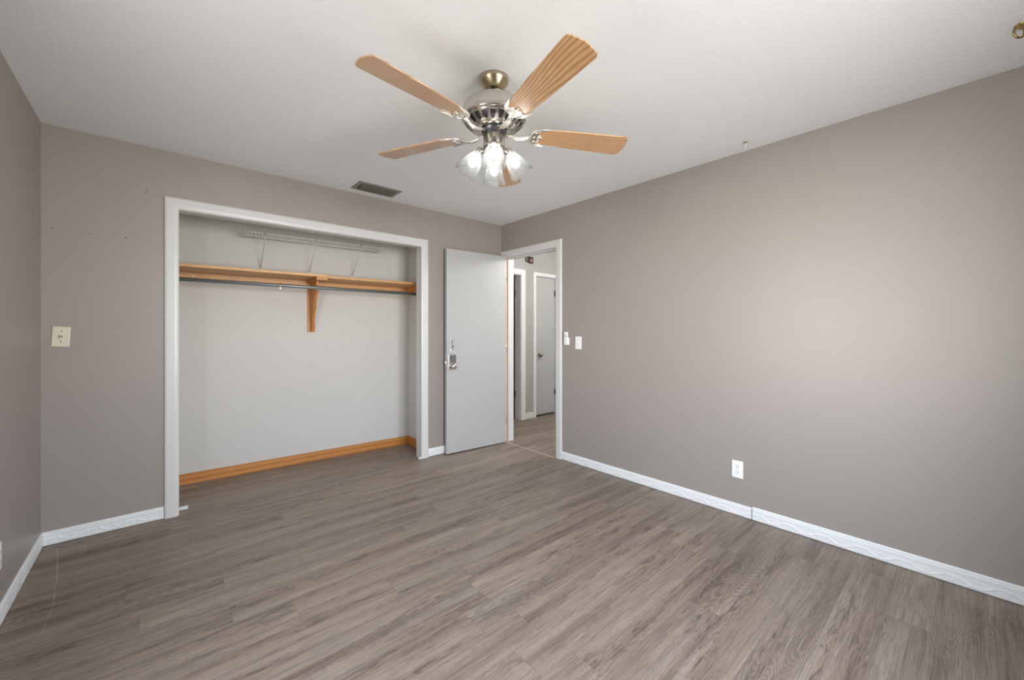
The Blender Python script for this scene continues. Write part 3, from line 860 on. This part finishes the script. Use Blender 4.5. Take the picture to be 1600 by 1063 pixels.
bm = nb(); lathe(bm, [(0.060, H), (0.070, H - 0.001), (0.071, H - 0.010), (0.068, H - 0.020), (0.052, H - 0.040), (0.042, H - 0.054), (0.038, H - 0.056), (0.020, H - 0.056)], 56)
obj('canopy', bm, 'antique_brass', fan)
bm = nb(); lathe(bm, [(0.019, H - 0.050), (0.021, H - 0.062), (0.019, H - 0.075), (0.019, 2.315)], 32); obj('downrod', bm, 'steel_dark', fan)
bm = nb()
lathe(bm, [(0.018, 2.322), (0.060, 2.323), (0.112, 2.320), (0.132, 2.315), (0.142, 2.306), (0.1460, 2.298), (0.1465, 2.262), (0.1455, 2.254), (0.150, 2.250), (0.151, 2.242), (0.147, 2.237), (0.139, 2.234), (0.134, 2.238)], 72)
mh = obj('motor_housing', bm, 'nickel', fan)
bm = nb(); lathe(bm, [(0.1325, 2.236), (0.120, 2.219), (0.098, 2.203), (0.060, 2.198)], 64); obj('motor_core', bm, 'steel_dark', mh)
bm = nb()
NR = 22
for i in range(NR):
    a = 2 * PI * (i + 0.5) / NR; c, s = math.cos(a), math.sin(a)

    def Q(r, w, z): return (r * c - w * s, r * s + w * c, z)
    secs = []
    for r, z, w in ((0.146, 2.2385, 0.0105), (0.138, 2.226, 0.0085), (0.126, 2.213, 0.0062), (0.112, 2.2035, 0.0080), (0.097, 2.1965, 0.0130)):
        secs.append([bm.verts.new(Q(r, -w, z)), bm.verts.new(Q(r, w, z)), bm.verts.new(Q(r - 0.004, w, z + 0.005)), bm.verts.new(Q(r - 0.004, -w, z + 0.005))])
    for p, q in zip(secs, secs[1:]):
        for k in range(4):
            bm.faces.new((p[k], p[(k + 1) % 4], q[(k + 1) % 4], q[k]))
lathe(bm, [(0.1425, 2.2335), (0.1400, 2.2285), (0.1365, 2.2240), (0.1350, 2.2270)], 72)
lathe(bm, [(0.106, 2.203), (0.098, 2.1955), (0.090, 2.192), (0.075, 2.192), (0.060, 2.194)], 64)
obj('vent_ring', bm, 'nickel', mh)
bm = nb(); lathe(bm, [(0.060, 2.200), (0.058, 2.178), (0.046, 2.174), (0.030, 2.173)], 40); obj('flywheel', bm, 'steel_dark', fan)
bm = nb()
lathe(bm, [(0.030, 2.180), (0.047, 2.178), (0.051, 2.173), (0.051, 2.120), (0.053, 2.117), (0.053, 2.108), (0.051, 2.105), (0.050, 2.085), (0.046, 2.079), (0.030, 2.068), (0.012, 2.060), (0.009, 2.050), (0.0005, 2.046)], 56)
obj('switch_housing', bm, 'nickel', fan)

# blades: local x outward, chord y, built once per blade object with its own rotation
RB, CH = 0.668, 0.0700
TX, TY = -0.022, -0.009


def blade_outline():
    pts = []
    r0, r1 = 0.205, RB
    w0, w1 = 0.052, CH
    for k in range(9):            # inner rounded end
        a = PI / 2 + PI * k / 8
        pts.append((r0 + 0.030 + 0.030 * math.cos(a), w0 * math.sin(a)))
    low = []
    cr_ = 0.024
    for k in range(7):
        a = -PI / 2 + (PI / 2) * k / 6
        low.append((r1 - cr_ - 0.006 + cr_ * math.cos(a), -w1 + cr_ + cr_ * math.sin(a)))
    mid = [(r1 - 0.002, -0.03), (r1 + 0.003, 0.0), (r1 - 0.002, 0.03)]
    hi = [(x, -y) for x, y in low[::-1]]
    return pts + [(0.40, -0.062)] + low + mid + hi + [(0.40, 0.062)]


def smooth(P, n):
    """Catmull-Rom through 2-D points"""
    out = []
    for i in range(len(P) - 1):
        p0, p1, p2, p3 = P[max(i - 1, 0)], P[i], P[i + 1], P[min(i + 2, len(P) - 1)]
        for k in range(n):
            t = k / n
            out.append(tuple(0.5 * (2 * p1[j] + (p2[j] - p0[j]) * t + (2 * p0[j] - 5 * p1[j] + 4 * p2[j] - p3[j]) * t * t + (3 * p1[j] - p0[j] - 3 * p2[j] + p3[j]) * t ** 3) for j in (0, 1)))
    return out + [P[-1]]


for i, deg in enumerate((-173, -101, -29, 43, 115)):
    a = math.radians(deg - 0.8)
    tilt = TX * math.cos(a) + TY * math.sin(a)
    bl = obj('blade', (lambda b: (prism(b, blade_outline(), -0.003, 0.003), b)[1])(nb()), ['oak_blade'], fan, (0, 0, 2.190), None, bevel=0.001)
    bl.matrix_local = Matrix.Translation((0, 0, 2.190)) @ Matrix.Rotation(a, 4, 'Z') @ Matrix.Rotation(-math.atan(tilt), 4, 'Y') @ Matrix.Rotation(-0.19, 4, 'X')
    # blade iron: its own part of the blade, sitting under the blade root
    bm = nb()
    tube(bm, [(0.052, 0, -0.006), (0.075, 0, -0.016), (0.100, 0, -0.024), (0.130, 0, -0.026), (0.158, 0, -0.020), (0.185, 0, -0.009)], [0.008, 0.006, 0.0045, 0.0045, 0.006, 0.008], 12)
    for s in (-1, 1):
        tube(bm, [(0.060, 0, -0.008), (0.085, 0.008 * s, -0.020), (0.120, 0.010 * s, -0.027), (0.155, 0.009 * s, -0.021), (0.183, 0.010 * s, -0.008)], 0.0038, 8)
        # swept wing with a pointed tip and a scalloped inner edge
        outer = smooth([(0.176, 0.000), (0.177, 0.018), (0.187, 0.038), (0.206, 0.053), (0.234, 0.0605), (0.266, 0.0625)], 5)
        inner = smooth([(0.266, 0.0625), (0.240, 0.0525), (0.219, 0.047), (0.210, 0.037), (0.216, 0.026), (0.225, 0.019), (0.217, 0.011), (0.215, 0.005), (0.236, 0.000)], 4)
        wing = [(x, y * s) for x, y in outer + inner[1:]]
        prism(bm, wing if s > 0 else wing[::-1], -0.0070, -0.0035)
        tube(bm, [(x, y * s, -0.0075) for x, y in outer], [0.0050 - 0.0032 * k / (len(outer) - 1) for k in range(len(outer))], 8)
        tube(bm, [(x, y * s, -0.0072) for x, y in inner], 0.0022, 8)
    for x, y in ((0.196, 0.0), (0.200, 0.030), (0.200, -0.030)):
        lathe(bm, [(0.0055, -0.0075), (0.0055, -0.0095), (0.0005, -0.0115)], 12, Matrix.Translation((x, y, 0)))
    obj('blade_iron', bm, 'satin_nickel', bl)

# light kit
for i, deg in enumerate((-129, -39, 51, 141)):
    a = math.radians(deg)
    ARM = Matrix.Rotation(a, 4, 'Z')
    bm = nb()
    tube(bm, [ARM @ Vector(p) for p in ((0.046, 0, 2.098), (0.058, 0, 2.103), (0.064, 0, 2.098), (0.070, 0, 2.088))], 0.008, 10)
    obj('light_arm', bm, 'nickel', fan)
    # local frame: origin at shade neck, +z along the shade axis (out and down)
    ax = Vector((math.cos(math.radians(57)), 0, -math.sin(math.radians(57))))
    T = Matrix.Translation((FX * 0, 0, 0)) @ ARM @ Matrix.Translation((0.068, 0, 2.092)) @ ax.to_track_quat('Z', 'X').to_matrix().to_4x4()
    bm = nb()
    SEG = 72; prof = [(0.019, 0.0), (0.022, 0.010), (0.030, 0.028), (0.038, 0.050), (0.043, 0.072), (0.046, 0.090), (0.050, 0.104), (0.057, 0.115)]
    rings = []
    for r, z in prof:
        ring = []
        tt = z / 0.115
        for k in range(SEG):
            th = 2 * PI * k / SEG
            f = abs(math.cos(3 * th))              # six petals
            rr = r * (1 + 0.10 * tt * (f - 0.5)); zz = z + (0.016 * (f - 0.55) * max(0, (tt - 0.45) / 0.55) ** 1.5)
            rr += 0.0012 * math.cos(24 * th) * tt
            ring.append(bm.verts.new((rr * math.cos(th), rr * math.sin(th), zz)))
        rings.append(ring)
    for p, q in zip(rings, rings[1:]):
        for k in range(SEG):
            f = bm.faces.new((p[k], p[(k + 1) % SEG], q[(k + 1) % SEG], q[k])); f.smooth = True
    shd = obj('lamp_shade', bm, 'frosted_glass', fan)
    shd.matrix_local = T
    md = shd.modifiers.new('thickness', 'SOLIDIFY'); md.thickness = 0.0025; md.offset = 0
    bm = nb(); lathe(bm, [(0.0005, -0.014), (0.016, -0.013), (0.021, -0.006), (0.021, 0.010), (0.018, 0.012), (0.0005, 0.012)], 32)
    obj('socket', bm, 'nickel', shd)
    bm = nb(); lathe(bm, [(0.009, 0.013), (0.011, 0.022), (0.016, 0.038), (0.0195, 0.052), (0.020, 0.062), (0.017, 0.073), (0.010, 0.080), (0.0005, 0.083)], 32)
    obj('bulb', bm, 'lit_bulb', shd)
for x, y, zl in ((0.0415, -0.0365, 2.050),):
    bm = nb(); tube(bm, [(x * 0.9, y * 0.9, 2.118), (x * 1.04, y * 1.04, 2.114), (x, y, zl)], 0.0010, 6)
    lathe(bm, [(0.0005, 0.0), (0.003, -0.002), (0.004, -0.012), (0.0025, -0.020), (0.0005, -0.021)], 10, Matrix.Translation((x, y, zl)))
    obj('pull_chain', bm, 'nickel', fan)

# lamp base added out of view to go with the hall fill light
t = thing('added_hall_lamp', 'white lamp base added out of view for the hallway fill light', 'lamp', (3.85, 2.55, H))
bm = nb(); lathe(bm, [(0.17, 0.0), (0.17, -0.02), (0.155, -0.02), (0.155, 0)], 32); obj('base', bm, 'white_plastic', t)
